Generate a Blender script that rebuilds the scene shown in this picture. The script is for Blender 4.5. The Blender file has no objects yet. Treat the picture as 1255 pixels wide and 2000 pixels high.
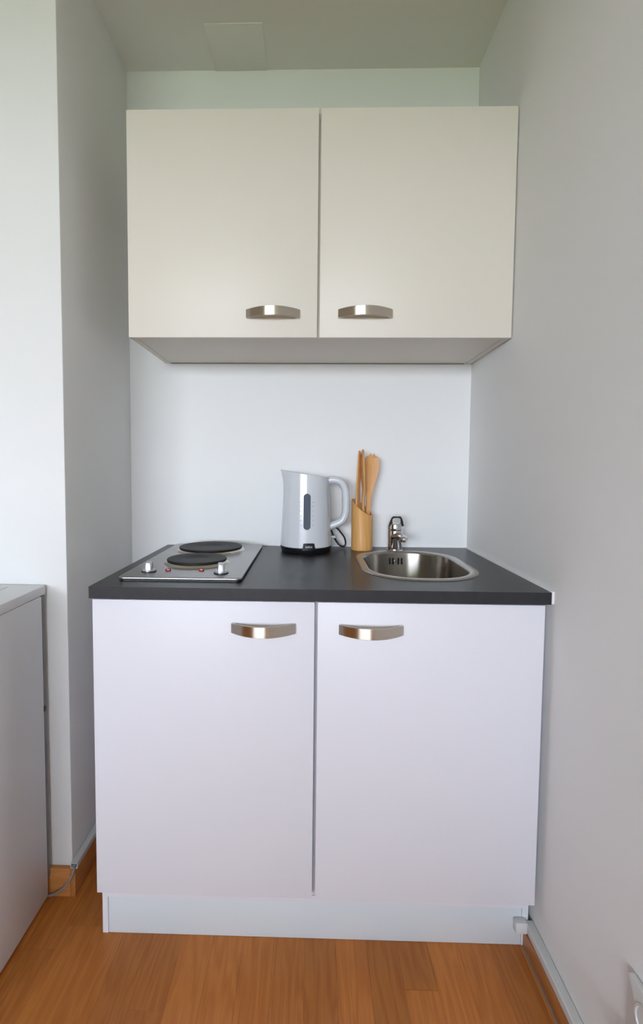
import bpy, bmesh, math, random
from mathutils import Vector, Matrix

random.seed(7)
C = bpy.context.scene.collection
S = bpy.context.scene
pi = math.pi

# ------------------------------------------------------------------ camera
CX, CY, CZ = 0.4833, -1.6544, 1.1013
PITCH, YAW, ROLL = 0.0571, 0.0242, 0.0076
FPX, PPX, PPY = 964.36, 583.11, 970.77          # pixels of the 1255 x 2000 frame
cd = bpy.data.cameras.new('camera')
cam = bpy.data.objects.new('camera', cd)
C.objects.link(cam)
cp, sp, cyw, syw = math.cos(PITCH), math.sin(PITCH), math.cos(YAW), math.sin(YAW)
def _w(x, y, z):                                # yaw frame -> world
    return Vector((cyw*x - syw*y, syw*x + cyw*y, z))
r0 = _w(1, 0, 0); u0 = _w(0, sp, cp); f0 = _w(0, cp, -sp)
cr, sr = math.cos(ROLL), math.sin(ROLL)
right = r0*cr + u0*sr
up = u0*cr - r0*sr
M = Matrix((right, up, -f0)).transposed().to_4x4()
M.translation = Vector((CX, CY, CZ))
cam.matrix_world = M
cd.sensor_fit = 'VERTICAL'
cd.sensor_height = 36.0
cd.sensor_width = 36.0
cd.lens = 36.0*FPX/2000.0
cd.shift_x = (627.5 - PPX)/2000.0
cd.shift_y = -(1000.0 - PPY)/2000.0
cd.clip_start = 0.02
S.camera = cam

# ------------------------------------------------------------------ world, sun, exposure
W = bpy.data.worlds.new('sky'); S.world = W; W.use_nodes = True
nt = W.node_tree; nt.nodes.clear()
wo = nt.nodes.new('ShaderNodeOutputWorld'); bg = nt.nodes.new('ShaderNodeBackground')
tc = nt.nodes.new('ShaderNodeTexCoord'); sx = nt.nodes.new('ShaderNodeSeparateXYZ')
rp = nt.nodes.new('ShaderNodeValToRGB')
rp.color_ramp.elements[0].position = 0.0; rp.color_ramp.elements[0].color = (0.84, 0.895, 1.0, 1)
rp.color_ramp.elements[1].position = 0.9; rp.color_ramp.elements[1].color = (0.50, 0.645, 1.0, 1)
nt.links.new(tc.outputs['Generated'], sx.inputs[0]); nt.links.new(sx.outputs['Z'], rp.inputs[0])
nt.links.new(rp.outputs[0], bg.inputs[0]); nt.links.new(bg.outputs[0], wo.inputs[0])
bg.inputs[1].default_value = 20.0

sl = bpy.data.lights.new('sun', 'SUN'); sl.energy = 11.0; sl.angle = math.radians(2); sl.color = (1.0, 0.95, 0.86)
so = bpy.data.objects.new('sun', sl); C.objects.link(so)
so.rotation_euler = (math.radians(-42), 0, math.radians(15))   # high behind the house, onto the lawn

WX0, WX1, WZ0, WZ1, WY = -2.20, 0.68, 0.88, 2.20, -4.9         # balcony window behind the camera
pl = bpy.data.lights.new('window_portal', 'AREA'); pl.shape = 'RECTANGLE'
pl.size = WX1-WX0; pl.size_y = WZ1-WZ0; pl.cycles.is_portal = True
po = bpy.data.objects.new('window_portal', pl); C.objects.link(po)
po.location = ((WX0+WX1)/2, WY-0.02, (WZ0+WZ1)/2); po.rotation_euler = (pi/2, 0, 0)
po.rotation_euler = (-pi/2, 0, pi)

S.view_settings.view_transform = 'Standard'
S.view_settings.look = 'None'
S.view_settings.gamma = 1.0
S.view_settings.use_curve_mapping = False
S.view_settings.exposure = 0.49
S.cycles.max_bounces = 14
S.cycles.diffuse_bounces = 9
S.cycles.glossy_bounces = 6
S.cycles.use_denoising = True
S.cycles.sample_clamp_indirect = 8.0

# ------------------------------------------------------------------ materials
def mat(name, col, rough=0.5, metal=0.0, spec=0.5, coat=0.0, noise=None, bump=None, extra=None):
    """noise=(scale xyz, amount): gentle colour mottling; bump=(scale xyz, strength, distance)"""
    m = bpy.data.materials.new(name); m.use_nodes = True
    t = m.node_tree; b = t.nodes['Principled BSDF']
    b.inputs['Base Color'].default_value = (*col, 1); b.inputs['Roughness'].default_value = rough
    b.inputs['Metallic'].default_value = metal; b.inputs['Specular IOR Level'].default_value = spec
    b.inputs['Coat Weight'].default_value = coat
    g = t.nodes.new('ShaderNodeNewGeometry')
    def ns(scale, detail=4):
        v = t.nodes.new('ShaderNodeVectorMath'); v.operation = 'MULTIPLY'; v.inputs[1].default_value = scale
        n = t.nodes.new('ShaderNodeTexNoise'); n.inputs['Scale'].default_value = 1.0; n.inputs['Detail'].default_value = detail
        t.links.new(g.outputs['Position'], v.inputs[0]); t.links.new(v.outputs[0], n.inputs['Vector'])
        return n
    if noise:
        n = ns(noise[0]); mr = t.nodes.new('ShaderNodeMapRange')
        mr.inputs['From Min'].default_value = 0.3; mr.inputs['From Max'].default_value = 0.7
        mr.inputs['To Min'].default_value = 1-noise[1]; mr.inputs['To Max'].default_value = 1+noise[1]
        mx = t.nodes.new('ShaderNodeVectorMath'); mx.operation = 'MULTIPLY'; mx.inputs[0].default_value = col
        t.links.new(n.outputs['Fac'], mr.inputs['Value']); t.links.new(mr.outputs[0], mx.inputs[1])
        t.links.new(mx.outputs[0], b.inputs['Base Color'])
    if bump:
        n = ns(bump[0], 3); bp = t.nodes.new('ShaderNodeBump')
        bp.inputs['Strength'].default_value = bump[1]; bp.inputs['Distance'].default_value = bump[2]
        t.links.new(n.outputs['Fac'], bp.inputs['Height']); t.links.new(bp.outputs[0], b.inputs['Normal'])
    return m

def wood(name, base, dark, axis=1, ring=22, rnd=0.18, rough=0.38, tone=False):
    """oak-like: fibres run along the axis; every object gets its own grain offset and tone"""
    m = bpy.data.materials.new(name); m.use_nodes = True
    t = m.node_tree; L = t.links; b = t.nodes['Principled BSDF']
    g = t.nodes.new('ShaderNodeNewGeometry'); oi = t.nodes.new('ShaderNodeObjectInfo')
    off = t.nodes.new('ShaderNodeVectorMath'); off.operation = 'SCALE'; off.inputs[0].default_value = (31.0, 47.0, 13.0)
    L.new(oi.outputs['Random'], off.inputs['Scale'])
    ad = t.nodes.new('ShaderNodeVectorMath'); ad.operation = 'ADD'
    L.new(g.outputs['Position'], ad.inputs[0]); L.new(off.outputs[0], ad.inputs[1])
    def noise(sc, detail, dist=0.0):
        v = t.nodes.new('ShaderNodeVectorMath'); v.operation = 'MULTIPLY'; v.inputs[1].default_value = sc
        n = t.nodes.new('ShaderNodeTexNoise'); n.inputs['Scale'].default_value = 1; n.inputs['Detail'].default_value = detail
        n.inputs['Distortion'].default_value = dist
        L.new(ad.outputs[0], v.inputs[0]); L.new(v.outputs[0], n.inputs['Vector']); return n
    s1 = [ring*1.0]*3; s1[axis] = ring*0.11
    s2 = [420.0]*3; s2[axis] = 9.0
    n1 = noise(s1, 2, 0.3); n2 = noise(s2, 3)
    # contour lines of the slow noise = cathedral grain
    k = t.nodes.new('ShaderNodeMath'); k.operation = 'MULTIPLY'; k.inputs[1].default_value = 46.0
    s = t.nodes.new('ShaderNodeMath'); s.operation = 'SINE'
    L.new(n1.outputs['Fac'], k.inputs[0]); L.new(k.outputs[0], s.inputs[0])
    mr = t.nodes.new('ShaderNodeMapRange'); mr.inputs['From Min'].default_value = -1; mr.inputs['To Max'].default_value = 0.42
    L.new(s.outputs[0], mr.inputs['Value'])
    m2 = t.nodes.new('ShaderNodeMapRange'); m2.inputs['From Min'].default_value = 0.35; m2.inputs['From Max'].default_value = 0.75
    m2.inputs['To Max'].default_value = 0.5
    L.new(n2.outputs['Fac'], m2.inputs['Value'])
    sm = t.nodes.new('ShaderNodeMath'); sm.operation = 'ADD'; sm.use_clamp = True
    L.new(mr.outputs[0], sm.inputs[0]); L.new(m2.outputs[0], sm.inputs[1])
    mix = t.nodes.new('ShaderNodeMix'); mix.data_type = 'RGBA'
    mix.inputs['A'].default_value = (*base, 1); mix.inputs['B'].default_value = (*dark, 1)
    L.new(sm.outputs[0], mix.inputs['Factor'])
    hv = t.nodes.new('ShaderNodeHueSaturation')
    tn = t.nodes.new('ShaderNodeMapRange'); tn.inputs['To Min'].default_value = 1-rnd; tn.inputs['To Max'].default_value = 1+rnd
    src = oi.outputs['Random']
    if tone:                                           # each floor strip carries its own tone
        at = t.nodes.new('ShaderNodeAttribute'); at.attribute_type = 'OBJECT'; at.attribute_name = 'tone'; src = at.outputs['Fac']
    L.new(src, tn.inputs['Value']); L.new(tn.outputs[0], hv.inputs['Value'])
    L.new(mix.outputs['Result'], hv.inputs['Color']); L.new(hv.outputs[0], b.inputs['Base Color'])
    b.inputs['Roughness'].default_value = rough; b.inputs['Specular IOR Level'].default_value = 0.35
    bp = t.nodes.new('ShaderNodeBump'); bp.inputs['Strength'].default_value = 0.06; bp.inputs['Distance'].default_value = 0.001
    L.new(n2.outputs['Fac'], bp.inputs['Height']); L.new(bp.outputs[0], b.inputs['Normal'])
    return m

def brushed(name, col, rough, sc, amount=0.12, bump=0.05, aniso=0.0):
    m = mat(name, col, rough, 1.0, noise=(sc, amount), bump=(sc, bump, 0.001))
    if aniso:                                          # brushed sideways: reflections smear upright
        b = m.node_tree.nodes['Principled BSDF']; b.inputs['Anisotropic'].default_value = aniso
        v = m.node_tree.nodes.new('ShaderNodeCombineXYZ'); v.inputs[2].default_value = 1.0
        m.node_tree.links.new(v.outputs[0], b.inputs['Tangent'])
    return m

WALL = mat('wall_paint', (0.75, 0.752, 0.75), 0.9, spec=0.25, bump=((260, 260, 260), 0.12, 0.001))
WALLG = mat('bounce_cutting_grey', (0.33, 0.325, 0.31), 0.9, spec=0.25)  # unseen room walls darkened to cut bounced light
CEIL = mat('ceiling_paint', (0.74, 0.745, 0.71), 0.9, spec=0.2, bump=((200, 200, 200), 0.1, 0.001))
CREAM = mat('cream_white_melamine', (0.70, 0.655, 0.588), 0.42, spec=0.4, bump=((500, 500, 500), 0.05, 0.0005))
MEL = mat('cool_white_melamine', (0.715, 0.702, 0.752), 0.42, spec=0.4, bump=((500, 500, 500), 0.05, 0.0005))
MELE = mat('white_edge_band', (0.78, 0.775, 0.77), 0.5)
PLINTH = mat('plinth_white', (0.66, 0.70, 0.74), 0.4)
TOP = mat('anthracite_laminate', (0.017, 0.0168, 0.0205), 0.33, spec=0.5, noise=((60, 14, 60), 0.16), bump=((300, 90, 300), 0.06, 0.001))
STEEL = brushed('brushed_steel', (0.40, 0.395, 0.395), 0.3, (14, 700, 14), 0.07, 0.03)
BOWL = brushed('sink_steel', (0.40, 0.37, 0.335), 0.30, (420, 420, 6), 0.08, 0.02, aniso=0.88)
RIM = brushed('sink_rim_steel', (0.46, 0.44, 0.41), 0.33, (300, 20, 20), 0.06, 0.03)
NICKEL = brushed('brushed_nickel', (0.66, 0.60, 0.52), 0.27, (20, 20, 900), 0.06, 0.02, aniso=0.92)
CHROME = mat('chrome', (0.72, 0.72, 0.74), 0.06, 1.0)
RINGM = mat('hotplate_ring', (0.66, 0.60, 0.52), 0.2, 1.0)
IRON = mat('cast_iron', (0.012, 0.0115, 0.011), 0.55, spec=0.3, noise=((90, 90, 90), 0.2))
KNOBM = mat('silver_knob', (0.56, 0.57, 0.60), 0.34, 0.75)
DARK = mat('dark_plastic', (0.016, 0.016, 0.018), 0.4)
BLACKG = mat('black_plastic_base', (0.007, 0.007, 0.008), 0.42, spec=0.3)
RED = mat('red_lens', (0.24, 0.005, 0.01), 0.2)
KWHITE = mat('kettle_white_plastic', (0.58, 0.60, 0.63), 0.16, spec=0.5, coat=0.2)
KGREY = mat('kettle_window', (0.085, 0.10, 0.13), 0.6, spec=0.2)
PRINTG = mat('grey_print', (0.30, 0.31, 0.33), 0.5)
PRINTW = mat('white_print', (0.80, 0.80, 0.82), 0.5)
CABLE = mat('black_cable', (0.008, 0.009, 0.012), 0.35)
GCABLE = mat('grey_cable', (0.25, 0.25, 0.26), 0.45)
TRUNK = mat('trunking_plastic', (0.62, 0.62, 0.61), 0.4)
SEALG = mat('brown_grey_sealant', (0.20, 0.15, 0.115), 0.5)
SEAL = mat('white_sealant', (0.74, 0.74, 0.75), 0.4)
FRIDGE = mat('fridge_white', (0.74, 0.75, 0.77), 0.32, spec=0.5)
FBACK = mat('fridge_back_grey', (0.22, 0.22, 0.23), 0.6)
SOCK = mat('socket_plastic', (0.62, 0.63, 0.62), 0.3)
PLUGM = mat('grey_plug_plastic', (0.26, 0.29, 0.34), 0.4)
VOID = mat('dark_opening', (0.006, 0.006, 0.006), 0.8)
FRAMEM = mat('window_frame_white', (0.75, 0.75, 0.75), 0.4)
OAK = wood('oak_floor', (0.56, 0.205, 0.044), (0.40, 0.118, 0.021), 1, 20, 0.15, 0.36, tone=True)
OAKB = wood('oak_baseboard', (0.50, 0.20, 0.055), (0.38, 0.14, 0.04), 1, 30, 0.04, 0.4)
OAKF = wood('oak_baseboard_across', (0.56, 0.24, 0.07), (0.42, 0.16, 0.045), 0, 30, 0.04, 0.4)
BAMBOO = wood('bamboo', (0.66, 0.36, 0.125), (0.54, 0.27, 0.085), 2, 26, 0.03, 0.4)
BEECH = wood('beech', (0.62, 0.33, 0.13), (0.50, 0.24, 0.08), 2, 30, 0.10, 0.45)
GRASS = mat('lawn_grass', (0.21, 0.24, 0.10), 0.9, noise=((3, 3, 3), 0.25))

# ------------------------------------------------------------------ helpers
def bm_box(bm, x0, x1, y0, y1, z0, z1, bev=0.0, seg=2):
    vs = [bm.verts.new((x, y, z)) for x in (x0, x1) for y in (y0, y1) for z in (z0, z1)]
    idx = [(0, 1, 3, 2), (4, 6, 7, 5), (0, 4, 5, 1), (2, 3, 7, 6), (0, 2, 6, 4), (1, 5, 7, 3)]
    fs = [bm.faces.new([vs[i] for i in f]) for f in idx]
    if bev:
        es = list({e for f in fs for e in f.edges})
        bmesh.ops.bevel(bm, geom=es, offset=bev, segments=seg, affect='EDGES', profile=0.5)
    return bm

def box(*a, **k):
    return bm_box(bmesh.new(), *a, **k)

def rings(rows, cap0=True, cap1=True, bm=None):
    """skin closed loops of points (same count each) into a tube"""
    bm = bm or bmesh.new()
    vr = [[bm.verts.new(p) for p in r] for r in rows]
    n = len(vr[0])
    for a, b in zip(vr, vr[1:]):
        for i in range(n):
            bm.faces.new((a[i], a[(i+1) % n], b[(i+1) % n], b[i]))
    if cap0: bm.faces.new(list(reversed(vr[0])))
    if cap1: bm.faces.new(vr[-1])
    return bm

def lathe(cx, cy, prof, n=40, cap0=True, cap1=True, bm=None):
    return rings([[(cx + r*math.cos(2*pi*i/n), cy + r*math.sin(2*pi*i/n), z) for i in range(n)] for r, z in prof], cap0, cap1, bm)

def catmull(pts, k=6):
    P = [Vector(p) for p in pts]; P = [2*P[0]-P[1]] + P + [2*P[-1]-P[-2]]
    out = []
    for i in range(1, len(P)-2):
        a, b, c, d = P[i-1:i+3]
        for j in range(k):
            t = j/k
            out.append(0.5*((2*b) + (c-a)*t + (2*a-5*b+4*c-d)*t*t + (3*b-a-3*c+d)*t**3))
    out.append(P[-2]); return out

def tube(pts, ra, rb=None, n=12, k=6, side=None, bm=None):
    """swept ellipse; ra in the plane across 'side', rb along 'side'"""
    P = catmull(pts, k) if k > 1 else [Vector(p) for p in pts]
    rb = rb or ra; rows = []; s = Vector(side) if side else None
    prev = None
    for i, p in enumerate(P):
        t = (P[min(i+1, len(P)-1)] - P[max(i-1, 0)]).normalized()
        if s is not None: b = (s - t*s.dot(t)).normalized()
        else:
            ref = prev if prev is not None else (Vector((0, 0, 1)) if abs(t.z) < 0.9 else Vector((1, 0, 0)))
            b = (ref - t*ref.dot(t)).normalized(); prev = b
        a = t.cross(b)
        rows.append([p + a*(ra*math.cos(2*pi*j/n)) + b*(rb*math.sin(2*pi*j/n)) for j in range(n)])
    return rings(rows, bm=bm)

def prism(poly, axis, a, b, bev=0.0, bm=None, seg=2):
    """extrude a 2D polygon along axis from a to b"""
    bm = bm or bmesh.new()
    def P(u, v, w): return {'x': (w, u, v), 'y': (u, w, v), 'z': (u, v, w)}[axis]
    A = [bm.verts.new(P(u, v, a)) for u, v in poly]; B = [bm.verts.new(P(u, v, b)) for u, v in poly]
    n = len(poly); fs = [bm.faces.new(A), bm.faces.new(list(reversed(B)))]
    fs += [bm.faces.new((A[i], B[i], B[(i+1) % n], A[(i+1) % n])) for i in range(n)]
    if bev:
        bmesh.ops.recalc_face_normals(bm, faces=fs)
        es = list(set(fs[0].edges) | set(fs[1].edges))
        bmesh.ops.bevel(bm, geom=es, offset=bev, segments=seg, affect='EDGES', profile=0.5)
    return bm

def rrect(x0, x1, y0, y1, r, n=8):
    out = []
    for cx, cy, a0 in ((x1-r, y1-r, 0), (x0+r, y1-r, pi/2), (x0+r, y0+r, pi), (x1-r, y0+r, 3*pi/2)):
        out += [(cx + r*math.cos(a0 + pi/2*i/n), cy + r*math.sin(a0 + pi/2*i/n)) for i in range(n+1)]
    return out

WLOC = {}
def obj(name, bm, m, parent=None, loc=None, smooth=0.6):
    """link the mesh (built in world coordinates) as one object; parts sit relative to their thing"""
    bmesh.ops.recalc_face_normals(bm, faces=bm.faces[:])
    base = WLOC[parent.name] if parent else Vector((0, 0, 0))
    L = Vector(loc) if loc else base.copy()
    for v in bm.verts: v.co -= L
    me = bpy.data.meshes.new(name); bm.to_mesh(me); bm.free()
    me.materials.append(m)
    if smooth:
        for p in me.polygons: p.use_smooth = True
        me.set_sharp_from_angle(angle=smooth)
    o = bpy.data.objects.new(name, me); C.objects.link(o)
    if parent:
        o.parent = parent; o.location = L - base
    else: o.location = L
    WLOC[o.name] = L
    return o

def thing(name, label, cat, loc, group=None):
    o = bpy.data.objects.new(name, None); C.objects.link(o); o.location = loc
    o.empty_display_size = 0.05
    o['label'] = label; o['category'] = cat
    if group: o['group'] = group
    WLOC[o.name] = Vector(loc); return o

def tag(o, label, cat, group=None):
    o['label'] = label; o['category'] = cat
    if group: o['group'] = group
    return o

def struct(o, label, cat):
    o['kind'] = 'structure'; o['label'] = label; o['category'] = cat
    return o

# ------------------------------------------------------------------ room shell
XR, XL, YN, ZC = 1.0062, -0.1227, -0.450, 2.3765        # right wall, niche's left side, nib front, ceiling
XF, YR = -5.2, WY
struct(obj('wall_back', box(XL-0.2, XR+0.2, 0.0, 0.2, -0.2, ZC+0.2), WALL, smooth=0), 'white painted wall at the back of the kitchenette niche', 'wall')
struct(obj('wall_right', box(XR, XR+0.2, YR-0.2, 0.0, -0.2, ZC+0.2), WALL, smooth=0), 'plain white wall along the right side of the kitchenette', 'wall')
struct(obj('wall_left', box(XF, XL, YN, 0.2, -0.2, ZC+0.2, bev=0.004), WALL), 'white wall corner left of the niche, behind the fridge', 'wall')
struct(obj('wall_far_left', box(XF-0.2, XF, YR-0.2, 0.2, -0.2, ZC+0.2), WALLG, smooth=0), 'unseen wall closing the room on the far left, greyed to cut bounced light', 'wall')
b = box(XF, WX0, YR-0.2, YR, -0.2, ZC+0.2); bm_box(b, WX1, XR, YR-0.2, YR, -0.2, ZC+0.2)
bm_box(b, WX0, WX1, YR-0.2, YR, -0.2, WZ0); bm_box(b, WX0, WX1, YR-0.2, YR, WZ1, ZC+0.2)
struct(obj('wall_rear', b, WALLG, smooth=0), 'unseen window wall behind the viewer, greyed to cut bounced light', 'wall')
struct(obj('ceiling', box(XF-0.2, XR+0.2, YR-0.2, 0.2, ZC, ZC+0.22), CEIL, smooth=0), 'plain matt white ceiling above the niche', 'ceiling')
w1 = thing('window_1', 'wide white-framed balcony window behind the viewer', 'window', (WX0, YR-0.1, WZ0)); w1['kind'] = 'structure'
fr = 0.05
for x0, x1, z0, z1 in ((WX0, WX1, WZ0, WZ0+fr), (WX0, WX1, WZ1-fr, WZ1)):
    obj('window_frame', box(x0, x1, YR-0.13, YR-0.07, z0, z1, bev=0.006), FRAMEM, w1)
for i in range(4):
    x = WX0 + (WX1-WX0-0.06)*i/3
    obj('mullion', box(x, x+0.06, YR-0.128, YR-0.072, WZ0+fr, WZ1-fr, bev=0.006), FRAMEM, w1)
lw = obj('lawn', box(-45, 45, -60, YR-0.25, -0.62, -0.6), GRASS, smooth=0); struct(lw, 'mown lawn outside the balcony window', 'lawn')

struct(obj('sky_blocker_slab', box(WX0-1.5, WX1+1.0, YR-2.6, YR-0.2005, 2.32, 2.50), CEIL, smooth=0), 'unseen slab added above the window behind the viewer to block high sky light', 'added overhang')  # unseen overhang, added to block high sky and reduce floor bounce

# floor: a base slab, separate oak strips where the photo shows them
fl = struct(obj('floor', box(XF-0.2, XR+0.2, YR-0.2, 0.2, -0.2, -0.0125), OAK, smooth=0), 'orange-brown oak strip parquet in front of the kitchenette', 'floor')
PW = 0.0713; X0 = 0.478 - PW*12
unit = {}
def plank(x0, x1, y0, y1, tone=None):
    key = (round(x1-x0, 4), round(y1-y0, 3))
    if key not in unit:
        bmp = box(x0+0.0001, x1-0.0001, y0+0.0001, y1-0.0001, -0.0122, 0.0, bev=0.0003, seg=1)
        o = obj('plank', bmp, OAK, fl, loc=((x0+x1)/2, (y0+y1)/2, 0.0)); unit[key] = o.data
    else:
        o = bpy.data.objects.new('plank', unit[key]); C.objects.link(o); o.parent = fl
        o.location = ((x0+x1)/2, (y0+y1)/2, 0.0)
    o['tone'] = random.random() if tone is None else tone
rest = bmesh.new()
LENS = [0.30, 0.36, 0.42, 0.48, 0.54]
i = 0; x = X0
while x < XR - 0.005:
    x1 = min(x+PW, XR)
    y = -0.0 if i % 2 else -0.18
    if y < 0: plank(x, x1, y, -0.0)
    col = round((x - 0.478)/PW)
    y = -0.30 if col == 3 else y
    if col == 3: plank(x, x1, -0.30, -0.18 if i % 2 == 0 else 0.0)
    first = True
    while y > -1.55:
        Ln = random.choice(LENS)
        tone = None
        if col == 3: tone = 0.05 if first else 0.75
        if col == 3 and first: Ln = 0.363
        first = False
        plank(x, x1, y-Ln, y, tone); y -= Ln
    bm_box(rest, x+0.0003, x1-0.0003, YR, y-0.0003, -0.0122, 0.0)
    i += 1; x += PW
bm_box(rest, XF, X0-0.0003, YR, YN, -0.0122, 0.0)
o = obj('planks', rest, OAK, fl); o['kind'] = 'stuff'; o['tone'] = 0.5

# baseboards
o = obj('baseboard_left', box(XL, XL+0.013, YN-0.013, -0.002, 0.0, 0.0745, bev=0.002), OAKB)
struct(o, 'orange oak baseboard along the left side of the niche', 'baseboard')
o = obj('baseboard_front', box(XF, XL, YN-0.0131, YN, 0.0, 0.0755, bev=0.002), OAKF)
struct(o, 'short orange oak baseboard between fridge and niche corner', 'baseboard')
o = obj('baseboard_right', box(0.9842, XR, YR, -0.552, 0.0, 0.0415, bev=0.002), OAKB)
struct(o, 'orange oak baseboard at the foot of the right wall', 'baseboard')
struct(obj('trim_1', prism([(0.9842, 0.0), (0.9842, 0.003), (0.9812, 0.0)], 'y', YR, -0.558), SEALG, smooth=0),
       'thin grey sealant line where the right baseboard meets the floor', 'trim')
# flush panel in the ceiling
struct(obj('trim_2', box(0.165, 0.333, -0.169, -0.001, ZC-0.0024, ZC, bev=0.0008), CEIL), 'faint flush panel in the ceiling above the left cabinet door', 'trim')

# ------------------------------------------------------------------ handles
def bow_handle(x0, x1, zc, yf, parent, h=0.0245):
    """brushed bow: a broad strap arching out from the door, with flat feet"""
    n = 26; rows = []; xm = (x0+x1)/2; hw = (x1-x0)/2; d = 0.030; th = 0.0042
    for j in range(n+1):
        u = -1 + 2*j/n
        y = yf - 0.0045 - d*(1-u*u)
        # normal of the arc
        dy = d*2*u/hw
        t = Vector((1, dy, 0)).normalized(); nn = Vector((t.y, -t.x, 0))
        hh = h/2*(0.90 + 0.10*(1-u*u)); c = Vector((xm + u*hw, y, zc)); e = 0.0008
        rows.append([tuple(c + nn*a + Vector((0, 0, b_))) for a, b_ in
                     ((th/2, -hh+e), (th/2-e, -hh), (-th/2+e, -hh), (-th/2, -hh+e), (-th/2, hh-e), (-th/2+e, hh), (th/2-e, hh), (th/2, hh-e))])
    bm = rings(rows)
    for xx in (x0, x1):
        s = 0.009 if xx == x0 else -0.009
        bm_box(bm, min(xx, xx+s), max(xx, xx+s), yf-0.0075, yf-0.0002, zc-h*0.45, zc+h*0.45, bev=0.001)
    return obj('handle', bm, NICKEL, parent)

# ------------------------------------------------------------------ base cabinet
D = 0.600; ZT = 0.841; TH = 0.0262
YD = -0.594                                            # door faces
base = thing('base_cabinet', 'white two-door base cabinet on a grey-white plinth under the dark worktop', 'cabinet', (0.5, -0.30, 0.0))
cz1 = ZT-TH
prof = [(YD+0.0205, cz1-0.0003), (YD+0.0205, 0.134), (-0.5558, 0.134), (-0.5558, 0.0002), (-0.02, 0.0002), (-0.02, cz1-0.0003)]
b = prism(prof, 'x', 0.0005, 0.0137)
prism(prof, 'x', 0.9806, 0.9945, bm=b)
bm_box(b, 0.0140, 0.9803, YD+0.022, -0.02, 0.105, 0.121)
bm_box(b, 0.0140, 0.9803, -0.036, -0.02, 0.1212, cz1-0.0003)
bm_box(b, 0.0140, 0.9803, YD+0.022, YD+0.060, cz1-0.05, cz1-0.0003)
bm_box(b, 0.484, 0.514, YD+0.024, YD+0.060, 0.1212, cz1-0.0505)
obj('carcass', b, MEL, base, smooth=0)
for nm, x0, x1, z0 in (('l', 0.0048, 0.4942, 0.1335), ('r', 0.5008, 0.9905, 0.1320)):
    d = obj('door', box(x0, x1, YD, YD+0.018, z0, 0.8115, bev=0.0012), MEL, base)
    if nm == 'l': bow_handle(0.3138, 0.4514, 0.7535, YD, d)
    else: bow_handle(0.5482, 0.6852, 0.7535, YD, d)
obj('plinth', box(0.0145, 0.9797, -0.5552, -0.540, 0.0005, 0.1040, bev=0.0008), PLINTH, base)

# ------------------------------------------------------------------ worktop with the sink opening
SX0, SX1, SY0, SY1 = 0.6165, 0.9160, -0.5050, -0.0840
def loopS(ins, n=14):
    return rrect(SX0+ins, SX1-ins, SY0+ins, SY1-ins, 0.135-ins*0.9, n)
bm = bmesh.new()
hole = loopS(0.014)
out = [(0.0, -D), (1.0, -D), (1.0, -0.0022), (0.0, -0.0022)]
def fill(z):
    vo = [bm.verts.new((x, y, z)) for x, y in out]; vi = [bm.verts.new((x, y, z)) for x, y in hole]
    es = [bm.edges.new((L[i], L[(i+1) % len(L)])) for L in (vo, vi) for i in range(len(L))]
    bmesh.ops.triangle_fill(bm, edges=es, use_beauty=True, normal=(0, 0, 1))
    return vo, vi
a, ai = fill(ZT); c, ci = fill(ZT-TH)
for P, Q in ((a, c), (ai, ci)):
    for i in range(len(P)):
        bm.faces.new((P[i], P[(i+1) % len(P)], Q[(i+1) % len(P)], Q[i]))
wt = thing('worktop', 'anthracite laminate worktop across the white base cabinet', 'worktop', (0.5, -0.3, ZT-TH))
obj('slab', bm, TOP, wt, smooth=0)
obj('edge_strip', box(1.0002, XR-0.0003, -D-0.0004, -0.0045, ZT-TH+0.001, ZT+0.0022, bev=0.0008), SEAL, wt)
obj('back_seal', box(0.0, 1.0, -0.0040, -0.0004, ZT+0.0001, ZT+0.0026, bev=0.0006), SEAL, wt)

# ------------------------------------------------------------------ sink
sk = thing('sink', 'small rounded stainless steel sink set into the right of the worktop', 'sink', (0.766, -0.295, ZT))
def z3(L, z): return [(x, y, z) for x, y in L]
zr = ZT+0.0004
obj('rim', rings([z3(loopS(0.0), zr), z3(loopS(0.0012), zr+0.0020), z3(loopS(0.004), zr+0.0032), z3(loopS(0.016), zr+0.0030), z3(loopS(0.0205), zr+0.0016), z3(loopS(0.0225), zr-0.003),
                  z3(loopS(0.0200), zr-0.003), z3(loopS(0.0165), zr-0.0002)] , False, False), RIM, sk, smooth=0.9)
rows = [z3(loopS(0.0226), zr-0.0032), z3(loopS(0.0245), ZT-0.02), z3(loopS(0.031), ZT-0.115), z3(loopS(0.036), ZT-0.131), z3(loopS(0.046), ZT-0.139), z3(loopS(0.062), ZT-0.142)]
cxs, cys = (SX0+SX1)/2, (SY0+SY1)/2
L = loopS(0.062)
for f, dz in ((0.6, -0.144), (0.18, -0.147)):
    rows.append([(cxs + (x-cxs)*f, cys + (y-cys)*f*(1 if f > 0.5 else 0.9), ZT+dz) for x, y in L])
bw = rings(rows, False, True)
obj('bowl', bw, BOWL, sk, smooth=0.9)
yb = SY1-0.0268
for k, x in enumerate((0.7330, 0.7432, 0.7600, 0.7705)):
    obj('overflow_slot', prism(rrect(x-0.0026, x+0.0026, 0.8035, 0.8245, 0.0025, 4), 'y', yb-0.0012, yb+0.004), VOID, sk)
obj('overflow_screw', prism([(0.7515+0.003*math.cos(t*pi/6), 0.814+0.003*math.sin(t*pi/6)) for t in range(12)], 'y', yb-0.0018, yb+0.003), CHROME, sk)
obj('drain', lathe(cxs, cys, [(0.033, ZT-0.1466), (0.033, ZT-0.1445), (0.028, ZT-0.1435), (0.020, ZT-0.1445), (0.004, ZT-0.1450)], 28), CHROME, sk)

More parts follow.
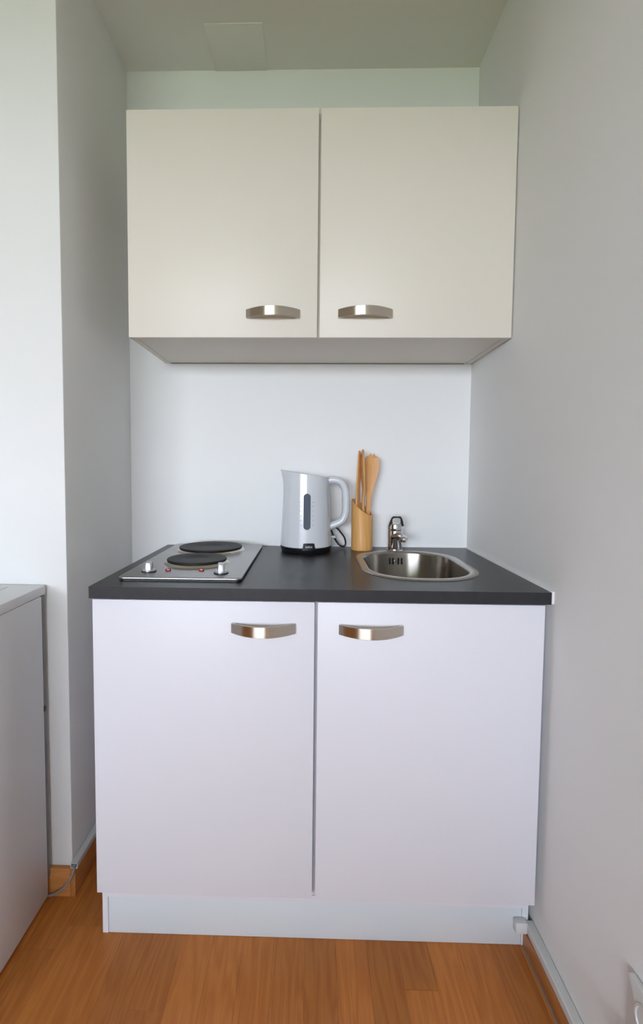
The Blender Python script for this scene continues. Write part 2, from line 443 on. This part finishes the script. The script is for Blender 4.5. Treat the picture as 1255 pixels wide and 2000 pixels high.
# ------------------------------------------------------------------ faucet
FX, FY = 0.7560, -0.0650
ZB = ZT+0.0001
fa = thing('faucet', 'short chrome single-lever mixer tap behind the steel sink', 'faucet', (FX, FY, ZB))
obj('base_ring', lathe(FX, FY, [(0.0255, ZB), (0.0255, ZB+0.003), (0.0243, ZB+0.0042), (0.0, ZB+0.0042)][:3], 36), CHROME, fa)
obj('body', lathe(FX, FY, [(0.0228, ZB+0.0042), (0.0230, ZB+0.045), (0.0235, ZB+0.062), (0.0225, ZB+0.0655)], 40), CHROME, fa)
# spout: swells out of the body towards the bowl, nozzle facing down
sd = Vector((0.22, -1.0, 0)).normalized(); Cc = Vector((FX, FY, 0))
def rowS(d, z, ra, rb, tilt):
    c = Cc + sd*d; sdx = Vector((-sd.y, sd.x, 0)); upv = Vector((0, 0, 1))*math.cos(tilt) + sd*math.sin(tilt)
    return [tuple(c + Vector((0, 0, z)) + sdx*(ra*math.cos(2*pi*i/20)) + upv*(rb*math.sin(2*pi*i/20))) for i in range(20)]
obj('spout', rings([rowS(0.008, ZB+0.046, 0.0195, 0.0165, 0.1), rowS(0.026, ZB+0.0475, 0.0170, 0.0125, 0.1), rowS(0.049, ZB+0.0500, 0.0145, 0.0090, 0.0),
                    rowS(0.069, ZB+0.0505, 0.0130, 0.0075, -0.1), rowS(0.079, ZB+0.0490, 0.0110, 0.0060, -0.25), rowS(0.083, ZB+0.0475, 0.0060, 0.0035, -0.3)]), CHROME, fa, smooth=0.9)
nz = Cc + sd*0.066
obj('nozzle', lathe(nz.x, nz.y, [(0.0105, ZB+0.0365), (0.0112, ZB+0.0375), (0.0112, ZB+0.0450)], 24), CHROME, fa)
obj('cartridge_cap', lathe(FX, FY, [(0.0215, ZB+0.0662), (0.0240, ZB+0.0675), (0.0240, ZB+0.083), (0.0225, ZB+0.088), (0.016, ZB+0.090)], 40), CHROME, fa)
# loop lever: a trapezoid frame with a rounded opening, tilted forward to mirror the dark lower room
def lev(pts, off):
    return [(FX + u, v) for u, v in pts]
outer = [(-0.0245, 0.080), (-0.0215, 0.094), (-0.0160, 0.1085), (-0.0115, 0.1125), (0.0115, 0.1125), (0.0160, 0.1085), (0.0215, 0.094), (0.0245, 0.080), (0.0245, 0.0795), (-0.0245, 0.0795)]
def resample(P, n):
    P = [Vector((*p, 0)) for p in P]; seg = [(P[(i+1) % len(P)]-P[i]).length for i in range(len(P))]; tot = sum(seg); o = []
    for k in range(n):
        s_ = tot*k/n; i = 0
        while s_ > seg[i]: s_ -= seg[i]; i += 1
        q = P[i].lerp(P[(i+1) % len(P)], s_/seg[i]); o.append((q.x, q.y))
    return o
N = 48
oo = resample(outer, N)
ii = []
for u, v in oo:                                        # inner opening: superellipse seen from the same angle
    ang = math.atan2(v-0.0960, u)
    ca, sa = math.cos(ang), math.sin(ang)
    rr = 1/((abs(ca)/0.0128)**3 + (abs(sa)/0.0098)**3)**(1/3)
    ii.append((rr*ca, 0.0975 + rr*sa))
def P3(u, v, dy): return (FX + u, FY - 0.002 + dy - (v-0.08)*0.30, ZB + v)
bm = bmesh.new()
LV = [[bm.verts.new(P3(u, v, dy)) for u, v in pts] for pts, dy in ((oo, -0.014), (oo, 0.012), (ii, 0.012), (ii, -0.014))]
for q in range(4):
    A, B = LV[q], LV[(q+1) % 4]
    for i in range(N): bm.faces.new((A[i], A[(i+1) % N], B[(i+1) % N], B[i]))
obj('lever', bm, CHROME, fa, smooth=0.7)
obj('temperature_mark', lathe(FX+0.001, FY-0.0235, [(0.0022, ZB+0.0765), (0.0022, ZB+0.0795)], 12), PRINTW, fa)

# ------------------------------------------------------------------ electric hob
HX0, HX1, HY0, HY1 = 0.0405, 0.3265, -0.5420, -0.0300
HZ = ZT+0.0002
hb = thing('electric_hob', 'stainless steel hob with two black hotplates on the left of the worktop', 'hob', (0.18, -0.29, HZ))
obj('shadow_gap', prism(rrect(HX0+0.004, HX1-0.004, HY0+0.004, HY1-0.004, 0.010), 'z', HZ, HZ+0.0028), DARK, hb, smooth=0)  # dark layer painting the shadow gap under the plate
obj('top_plate', prism(rrect(HX0, HX1, HY0, HY1, 0.013), 'z', HZ+0.0028, HZ+0.0088, bev=0.0022, seg=3), STEEL, hb, smooth=0.7)
hz = HZ+0.0088
def hotplate(x, y, r, nm):
    p = obj('hotplate', lathe(x, y, [(r-0.001, hz+0.0065), (r, hz+0.0075), (r, hz+0.0105), (r-0.0015, hz+0.0118), (r*0.42, hz+0.0118), (r*0.38, hz+0.0105), (r*0.10, hz+0.0098)], 64), IRON, hb, smooth=0.5)
    obj('trim_ring', lathe(x, y, [(r+0.0075, hz+0.0000), (r+0.0060, hz+0.0028), (r+0.001, hz+0.0052), (r-0.001, hz+0.0068), (r-0.004, hz+0.0064)], 64, False, False), RINGM, p, smooth=1.0)
    return p
hotplate(0.1815, -0.352, 0.0785, 'f'); hotplate(0.1770, -0.146, 0.0955, 'b')
def knob(x, y, rot):
    k = obj('knob', bmesh.new(), KNOBM, hb) if False else None
    bm = lathe(x, y, [(0.0160, hz+0.0030), (0.0155, hz+0.0055), (0.0140, hz+0.0070)], 32)
    P = rrect(-0.0085, 0.0085, -0.016, 0.016, 0.004, 4)
    top = [(x + u*math.cos(rot) - v*math.sin(rot), y + u*math.sin(rot) + v*math.cos(rot)) for u, v in P]
    inn = [(x + (u-x)*0.9, y + (v-y)*0.9) for u, v in top]
    rings([z3(top, hz+0.0065), z3(inn, hz+0.0225), z3([(x+(u-x)*0.8, y+(v-y)*0.85) for u, v in top], hz+0.0240)], bm=bm)
    k = obj('knob', bm, KNOBM, hb, smooth=0.6)
    obj('skirt', lathe(x, y, [(0.0178, hz), (0.0178, hz+0.0022), (0.0165, hz+0.0030)], 32), DARK, k)
knob(0.0935, -0.4780, 0.15); knob(0.2705, -0.4880, 0.15)
for x, y in ((0.1365, -0.4665), (0.2178, -0.4640)):
    obj('indicator_light', box(x-0.0062, x+0.0062, y-0.004, y+0.004, hz, hz+0.0052, bev=0.0012), RED, hb)

# ------------------------------------------------------------------ kettle
KX, KY = 0.4692, -0.0880
kt = thing('electric_kettle', 'white plastic electric kettle on its black base beside the wooden utensil pot', 'kettle', (KX, KY, ZT))
kz = ZT+0.0002
obj('power_base', lathe(KX, KY, [(0.0755, kz), (0.0775, kz+0.003), (0.0808, kz+0.0140), (0.0812, kz+0.0168), (0.0780, kz+0.0178)], 56), BLACKG, kt, smooth=0.5)
def kr(z):                                             # body radius by height
    t = max(0.0, (z - 0.862)/(1.075-0.862))
    return 0.0812 - 0.0085*min(1, t)**0.8 - 0.0015*max(0, t)
def kring(z, tilt, rs=0.0, spout=0.0, n=56):
    r = kr(z) + rs; out = []
    for i in range(n):
        a = 2*pi*i/n; ca = math.cos(a); x = r*ca; y = r*math.sin(a)
        sp_ = spout*max(0, -ca)**7
        x -= sp_
        out.append((KX + x, KY + y, z + tilt*(-(x-0.0)) + 0.25*sp_))
    return out
TL = 0.140
body_rows = [kring(kz+0.0181, 0, -0.0015), kring(kz+0.0200, 0)]
for z in (0.885, 0.91, 0.94, 0.97, 1.0): body_rows.append(kring(z, 0))
for z, f, s in ((1.03, 0.2, 0.0), (1.05, 0.5, 0.0015), (1.066, 0.75, 0.005), (1.0775, 0.95, 0.0085), (1.0840, 1.0, 0.0105)): body_rows.append(kring(z, TL*f, 0, s))
body_rows.append(kring(1.0853, TL, -0.0012, 0.0103)); body_rows.append(kring(1.0840, TL, -0.0028, 0.0098)); body_rows.append(kring(1.0785, TL, -0.004, 0.0085))
obj('body', rings(body_rows, True, False), KWHITE, kt, smooth=0.7)
obj('lid', rings([kring(1.0775, TL, -0.0044, 0.0), kring(1.0830, TL, -0.0046, 0.0), kring(1.0840, TL, -0.007, 0.0), kring(1.0847, TL, -0.03, 0.0)]), KWHITE, kt, smooth=0.7)
hp = [(0.534, KY, 1.0650), (0.556, KY-0.001, 1.0675), (0.5785, KY-0.002, 1.0600), (0.5915, KY-0.002, 1.0380), (0.5945, KY-0.002, 1.0050), (0.5940, KY-0.002, 0.9650), (0.5845, KY-0.001, 0.9400), (0.5640, KY, 0.9275), (0.5400, KY, 0.9180)]
obj('handle', tube(hp, 0.0122, 0.0150, n=18, k=7, side=(0, 1, 0)), KWHITE, kt, smooth=1.2)
def on_body(px0, px1, z0, z1, lift, rnd, th=0.0012, N=10):
    """patch following the body's front; px in metres across from the axis, rounded outline"""
    bm = bmesh.new()
    P = rrect(px0, px1, z0, z1, rnd, 7)
    def pt(u, v, l):
        r = kr(v) + l; a = u/r
        return (KX + r*math.sin(a), KY - r*math.cos(a), v)
    A = [bm.verts.new(pt(u, v, lift)) for u, v in P]; B = [bm.verts.new(pt(u, v, lift-th)) for u, v in P]
    n = len(P); bm.faces.new(A)
    for i in range(n): bm.faces.new((A[i], B[i], B[(i+1) % n], A[(i+1) % n]))
    return bm
wx = 0.0035
obj('water_window', on_body(wx-0.0108, wx+0.0108, 0.9165, 1.0262, 0.0012, 0.0105), KGREY, kt, smooth=0)
for k, z in enumerate((0.9300, 0.9445, 0.9590, 0.9735, 0.9885, 1.0000)):
    wl = 0.0085 if k % 2 else 0.0060
    obj('scale_mark', on_body(wx-0.0150-wl, wx-0.0150, z-0.0009, z+0.0009, 0.0004, 0.0003), PRINTG, kt, smooth=0)
    obj('scale_mark', on_body(wx+0.0165, wx+0.0165+(0.0042 if k < 4 else 0.006), z-0.0008, z+0.0008, 0.0004, 0.0003), PRINTG, kt, smooth=0)
bm = bmesh.new()
A = []; B = []
for u, v in ((-0.0205, kz+0.0125), (-0.0137, kz+0.0125), (-0.0068, kz+0.0125), (0.0, kz+0.0125), (0.0068, kz+0.0125), (0.0137, kz+0.0125), (0.0205, kz+0.0125), (0.0168, kz+0.0335), (0.0112, kz+0.0345), (0.0056, kz+0.0345), (0.0, kz+0.0345), (-0.0056, kz+0.0345), (-0.0112, kz+0.0345), (-0.0168, kz+0.0335)):
    for LST, l in ((A, 0.0022), (B, -0.002)):
        r = 0.0805 + l; an = (u+0.0100)/r
        LST.append(bm.verts.new((KX + r*math.sin(an), KY - r*math.cos(an), v)))
n = len(A); bm.faces.new(A)
for i in range(n): bm.faces.new((A[i], B[i], B[(i+1) % n], A[(i+1) % n]))
tab = obj('label_tab', bm, BLACKG, kt, smooth=0)
# white lettering on the tab, the middle letter taller
def letters(txt, size, cx, cz, y, m, parent, tall=None):
    cu = bpy.data.curves.new('lettering', 'FONT'); cu.body = txt; cu.size = size; cu.align_x = 'CENTER'; cu.extrude = 0.0002; cu.space_character = 1.05
    t_ = bpy.data.objects.new('lettering_curve', cu); C.objects.link(t_)
    dg = bpy.context.evaluated_depsgraph_get(); me = bpy.data.meshes.new_from_object(t_.evaluated_get(dg))
    bpy.data.objects.remove(t_); bm = bmesh.new(); bm.from_mesh(me); bpy.data.meshes.remove(me)
    xs = [v.co.x for v in bm.verts]; xm = (min(xs)+max(xs))/2
    for v in bm.verts:
        lx, lz, ly = (v.co.x-xm)*0.78, v.co.y, v.co.z
        if tall and abs(lx) < tall*0.78 and lz > size*0.3: lz += size*0.22
        dx = cx + lx - KX
        v.co = (cx + lx, y + (0.0827 - math.sqrt(max(0, 0.0827**2 - dx*dx))) - ly, cz + lz)
    return obj('lettering', bm, m, parent, smooth=0)
letters('BRAUN', 0.0078, KX+0.0100, kz+0.0205, KY-0.0832, PRINTW, tab, tall=0.0028)
obj('cord', tube([(0.535, -0.035, 0.905), (0.5520, -0.036, 0.8985), (0.5580, -0.037, 0.8850), (0.5655, -0.038, 0.8700), (0.5770, -0.039, 0.8540), (0.5905, -0.040, 0.8472), (0.5990, -0.040, 0.8560), (0.5955, -0.040, 0.8760), (0.5830, -0.040, 0.8940), (0.5700, -0.040, 0.9080), (0.552, -0.038, 0.914), (0.535, -0.034, 0.905)], 0.0029, n=8, k=6), CABLE, kt)
obj('cable_tie', box(0.5500, 0.5660, -0.046, -0.031, 0.8755, 0.8835, bev=0.002), PRINTW, kt)

# ------------------------------------------------------------------ utensil pot and wooden utensils
UX, UY, UR = 0.6500, -0.0600, 0.0345
n = 56
def cut(x, y): return 0.9790 - 0.70*(x-UX) + 0.36*(y-UY)
def uring(r, zf): return [(UX + r*math.cos(2*pi*i/n), UY + r*math.sin(2*pi*i/n), zf(UX + r*math.cos(2*pi*i/n), UY + r*math.sin(2*pi*i/n))) for i in range(n)]
zb = ZT+0.0002
pot = rings([uring(UR-0.0008, lambda x, y: zb), uring(UR, lambda x, y: zb+0.0012), uring(UR, lambda x, y: zb+0.006), uring(UR, lambda x, y: cut(x, y)-0.001), uring(UR-0.0008, cut), uring(UR-0.0040, cut),
             uring(UR-0.0048, lambda x, y: cut(x, y)-0.001), uring(UR-0.0048, lambda x, y: zb+0.006)])
tag(obj('utensil_pot', pot, BAMBOO, loc=(UX, UY, zb), smooth=0.7), 'bamboo tube with a slanted rim holding wooden utensils', 'utensil pot')
ub = zb+0.0065                                         # bottom inside the pot
def blade(prof, th, bend=0.0):
    """flat wooden utensil along +z: prof rows (z, half width, dx, thickness factor)"""
    rows = []
    for z, hw, dx, tf in prof:
        t2 = th/2*tf
        P = rrect(dx-hw, dx+hw, -t2, t2, min(hw, t2)*0.85, 3)
        rows.append([(x, y, z) for x, y in P])
    return rings(rows)
def place(bm, base_, rot, lean):
    Mx = Matrix.Translation(base_) @ Matrix.Rotation(lean[0], 4, 'Y') @ Matrix.Rotation(lean[1], 4, 'X') @ Matrix.Rotation(rot, 4, 'Z')
    bmesh.ops.transform(bm, matrix=Mx, verts=bm.verts)
    return bm
# spatula standing at the left, seen half edge-on: tapers to a slim top
sp_bm = blade([(0.0, 0.0075, 0, 1), (0.10, 0.0105, 0, 1), (0.135, 0.0120, 0, 1), (0.18, 0.0120, 0.0005, 1.0), (0.23, 0.0105, 0.0020, 0.95), (0.27, 0.0085, 0.0038, 0.9), (0.300, 0.0065, 0.0050, 0.8), (0.311, 0.0050, 0.0055, 0.7), (0.3135, 0.0030, 0.0055, 0.5)], 0.0055)
tag(obj('wooden_spatula', place(sp_bm, Vector((0.6345, -0.0640, ub)), 0.98, (0.004, 0.0)), BEECH, loc=(0.6375, -0.064, ub), smooth=0.9),
    'narrow wooden spatula at the left of the bamboo pot', 'spatula')
# spoon seen from its side: thin head with a curved back
rows = []
for z, hw, dy, t2 in ((0.0, 0.0045, 0, 0.0042), (0.10, 0.0050, 0, 0.0044), (0.135, 0.0055, 0.000, 0.0046), (0.165, 0.0065, 0.001, 0.0050), (0.19, 0.0105, 0.0035, 0.0048), (0.215, 0.0165, 0.0015, 0.0036), (0.245, 0.0215, -0.001, 0.0032), (0.275, 0.0205, -0.0015, 0.0030), (0.300, 0.0140, -0.0005, 0.0028), (0.314, 0.0075, 0.001, 0.0024), (0.3175, 0.0028, 0.0015, 0.0014)):
    P = rrect(-hw, hw, -t2, t2, min(hw, t2)*0.9, 3)
    cup = 0.0022 if z > 0.2 else 0
    rows.append([(x, y + dy - cup*(1-(x/hw)**2), z) for x, y in P])
tag(obj('wooden_spoon', place(rings(rows), Vector((0.6545, -0.0660, ub)), -1.40, (-0.018, 0.0)), BEECH, loc=(0.653, -0.06, ub), smooth=0.9),
    'thin wooden spoon turned edge-on in the middle of the bamboo pot', 'spoon')
# spork: broad oval head with four short tines, facing the room
bm = bmesh.new()
zs = [0.0, 0.06, 0.11, 0.14, 0.165, 0.187, 0.205, 0.222, 0.240, 0.262, 0.280, 0.292]
ws = [0.0052, 0.0056, 0.0060, 0.0066, 0.0082, 0.0110, 0.0146, 0.0184, 0.0220, 0.0246, 0.0240, 0.0204]
rows = []
for z, hw in zip(zs, ws):
    t2 = 0.0042 if z < 0.17 else 0.0030
    cup = 0.004*min(1, max(0, (z-0.17)/0.05))
    rows.append([(-hw + 2*hw*i/8, -t2 + cup*(1-(2*i/8-1)**2), z) for i in range(9)] + [(hw - 2*hw*i/8, t2 + cup*(1-(1-2*i/8)**2), z) for i in range(9)])
rings(rows, True, True, bm)
# tines grow out of the head's top edge
for x0, x1, ht in ((-0.0200, -0.0115, 0.0070), (-0.0098, -0.0012, 0.0135), (0.0012, 0.0098, 0.0135), (0.0115, 0.0200, 0.0070)):
    xm = (x0+x1)/2; hw = (x1-x0)/2; lean_in = -0.0035 if xm > 0.012 else (0.0035 if xm < -0.012 else 0)
    R = []
    for f, wf in ((0.0, 1.0), (0.5, 0.9), (0.85, 0.62), (1.0, 0.25)):
        cyy = 0.004*(1-(xm/0.0236)**2)
        R.append([(xm + lean_in*f*1.3 + sx_*hw*wf, cyy + sy_*0.0028*(1-0.3*f), 0.2915 + ht*f) for sx_, sy_ in ((-1, -1), (1, -1), (1, 1), (-1, 1))])
    rings(R, True, True, bm)
tag(obj('wooden_spork', place(bm, Vector((0.6605, -0.0560, ub)), 0.10, (0.070, -0.02)), BEECH, loc=(0.662, -0.056, ub), smooth=0.8),
    'broad wooden salad fork with short tines leaning right in the bamboo pot', 'fork')

# ------------------------------------------------------------------ wall cabinet
AX0, AX1, AY, AZ0, AZ1 = -0.0040, 1.0030, -0.331, 1.4468, 2.0272
wc = thing('wall_cabinet', 'white two-door wall cabinet hung above the kettle and worktop', 'cabinet', (0.5, -0.16, AZ0))
f_ = AY+0.0185
b = box(AX0+0.001, AX0+0.017, f_, -0.0005, AZ0+0.001, AZ1-0.001)
bm_box(b, AX1-0.017, AX1-0.0005, f_, -0.0005, AZ0+0.001, AZ1-0.001)
bm_box(b, AX0+0.0172, AX1-0.0172, f_+0.0005, -0.0042, AZ0+0.0025, AZ0+0.018)
bm_box(b, AX0+0.0172, AX1-0.0172, f_+0.0005, -0.0005, AZ1-0.017, AZ1-0.001)
bm_box(b, AX0+0.0172, AX1-0.0172, -0.016, -0.012, AZ0+0.0182, AZ1-0.0172)
bm_box(b, 0.486, 0.516, f_+0.001, f_+0.05, AZ0+0.0182, AZ1-0.0172)
obj('carcass', b, CREAM, wc, smooth=0)
obj('back_panel_edge', box(AX0+0.022, AX1-0.022, -0.0040, -0.0008, AZ0+0.0004, AZ0+0.0170), SEALG, wc, smooth=0)
for nm, x0, x1 in (('l', AX0, 0.4962), ('r', 0.5022, AX1)):
    d = obj('door', box(x0, x1, AY, AY+0.018, AZ0, AZ1, bev=0.0012), CREAM, wc)
    if nm == 'l': bow_handle(0.3105, 0.4490, 1.5068, AY, d)
    else: bow_handle(0.5520, 0.6910, 1.5075, AY, d)

# ------------------------------------------------------------------ fridge
RX = -0.1735; RYB = -0.4735; RYF = -0.86; RXL = -0.72
fg = thing('fridge', 'white undercounter fridge cut off by the left edge of the picture', 'fridge', ((RX+RXL)/2, -0.74, 0.0))
obj('body', box(RXL, RX, RYF+0.05, RYB, 0.012, 0.7850, bev=0.004), FRIDGE, fg)
obj('top_panel', box(RXL-0.001, RX+0.0012, RYF+0.03, -0.4580, 0.7856, 0.8088, bev=0.004), FRIDGE, fg)
obj('back_panel', box(RXL+0.01, RX-0.0005, RYB+0.0004, -0.4640, 0.06, 0.7850), FBACK, fg, smooth=0)
obj('hinge_cover', box(RX-0.006, RX+0.0012, RYB-0.004, RYB+0.006, 0.494, 0.507, bev=0.001), DARK, fg)
d = obj('door', box(RXL, RX, RYF-0.004, RYF+0.046, 0.06, 0.80, bev=0.006), FRIDGE, fg)
for x in (RXL+0.04, RX-0.04):
    for y in (RYF+0.10, RYB-0.06):
        obj('foot', lathe(x, y, [(0.016, 0.0003), (0.018, 0.002), (0.018, 0.013)], 20), DARK, fg)
tb = obj('top_inlay', box(RXL+0.03, RX-0.075, RYF+0.06, -0.4880, 0.8089, 0.8100, bev=0.0004), FRIDGE, fg)
TYL = YN-0.0115                                        # end of the left trunking
obj('power_cord', tube([(-0.1900, -0.4690, 0.0080), (-0.1700, -0.4700, 0.0100), (-0.1560, -0.4700, 0.0160), (-0.1400, -0.4700, 0.0280), (-0.1250, -0.4700, 0.0450), (-0.1150, -0.4690, 0.0620), (-0.1118, -0.4640, 0.0745), (-0.1118, -0.4300, 0.0815)], 0.0030, n=8, k=5), GCABLE, fg)

# ------------------------------------------------------------------ cable trunking
def trunk(x0, x1, z0, z1, y0, y1, name, t=0.0018):
    """hollow U-profile with a lid: open ends"""
    bm = bmesh.new()
    P = rrect(x0, x1, z0, z1, 0.003, 4); Q = rrect(x0+t, x1-t, z0+t, z1-t, 0.0018, 4); k = len(P)
    R = [[bm.verts.new((u, y, v)) for u, v in pts] for pts, y in ((P, y0), (P, y1), (Q, y1), (Q, y0))]
    for q in range(4):
        A, B = R[q], R[(q+1) % 4]
        for i in range(k): bm.faces.new((A[i], A[(i+1) % k], B[(i+1) % k], B[i]))
    return bm
tl = thing('cable_trunking', 'white cable trunking on the left niche baseboard with a grey cord coming out', 'trunking', (XL+0.009, -0.25, 0.075))
obj('channel', trunk(XL+0.0004, XL+0.0185, 0.0750, 0.0905, TYL, -0.02, 'l'), TRUNK, tl, smooth=0.7)
tr = thing('cable_trunking', 'white cable trunking running along the right wall above the oak baseboard', 'trunking', (0.995, -1.0, 0.042))
obj('channel', trunk(0.9868, XR-0.0004, 0.0420, 0.0628, YR+0.05, -0.5575, 'r'), TRUNK, tr, smooth=0.7)
obj('corner_piece', box(0.9600, 0.9866, -0.5740, -0.5562, 0.0440, 0.0700, bev=0.0022), TRUNK, tr)

# ------------------------------------------------------------------ wall socket at the lower right edge
so_ = thing('wall_socket', 'white wall socket with a grey plug low on the right wall', 'socket', (XR, -0.945, 0.19))
sy0, sy1 = -0.9900, -0.8960
pf = prism(rrect(sy0, sy1, 0.1550, 0.3080, 0.010, 6), 'x', XR-0.0005, XR-0.0100, bev=0.003)
obj('face_plate', pf, SOCK, so_, smooth=0.7)
for zc in (0.2650, 0.1950):
    cyy = (sy0+sy1)/2
    def circ(r): return [(cyy + r*math.cos(2*pi*i/32), zc + r*math.sin(2*pi*i/32)) for i in range(32)]
    rr = [[(XR-x, u, v) for u, v in circ(r)] for r, x in ((0.0250, 0.0101), (0.0245, 0.0125), (0.0215, 0.0125), (0.0205, 0.0104))]
    obj('socket_ring', rings(rr, False, True), SOCK, so_, smooth=0.7)
cyy = (sy0+sy1)/2
rr = [[(XR-x, cyy + r*math.cos(2*pi*i/28), 0.1950 + r*math.sin(2*pi*i/28)) for i in range(28)] for r, x in ((0.0185, 0.0130), (0.0190, 0.030), (0.0150, 0.036), (0.0070, 0.040))]
pg = obj('plug', rings(rr), PLUGM, so_, smooth=0.7)
obj('plug_cord', tube([(XR-0.040, cyy, 0.1950), (XR-0.052, cyy, 0.188), (XR-0.050, cyy-0.004, 0.165), (XR-0.035, cyy-0.02, 0.110), (XR-0.022, cyy-0.05, 0.0640+0.0035)], 0.0032, n=8), PLUGM, pg)
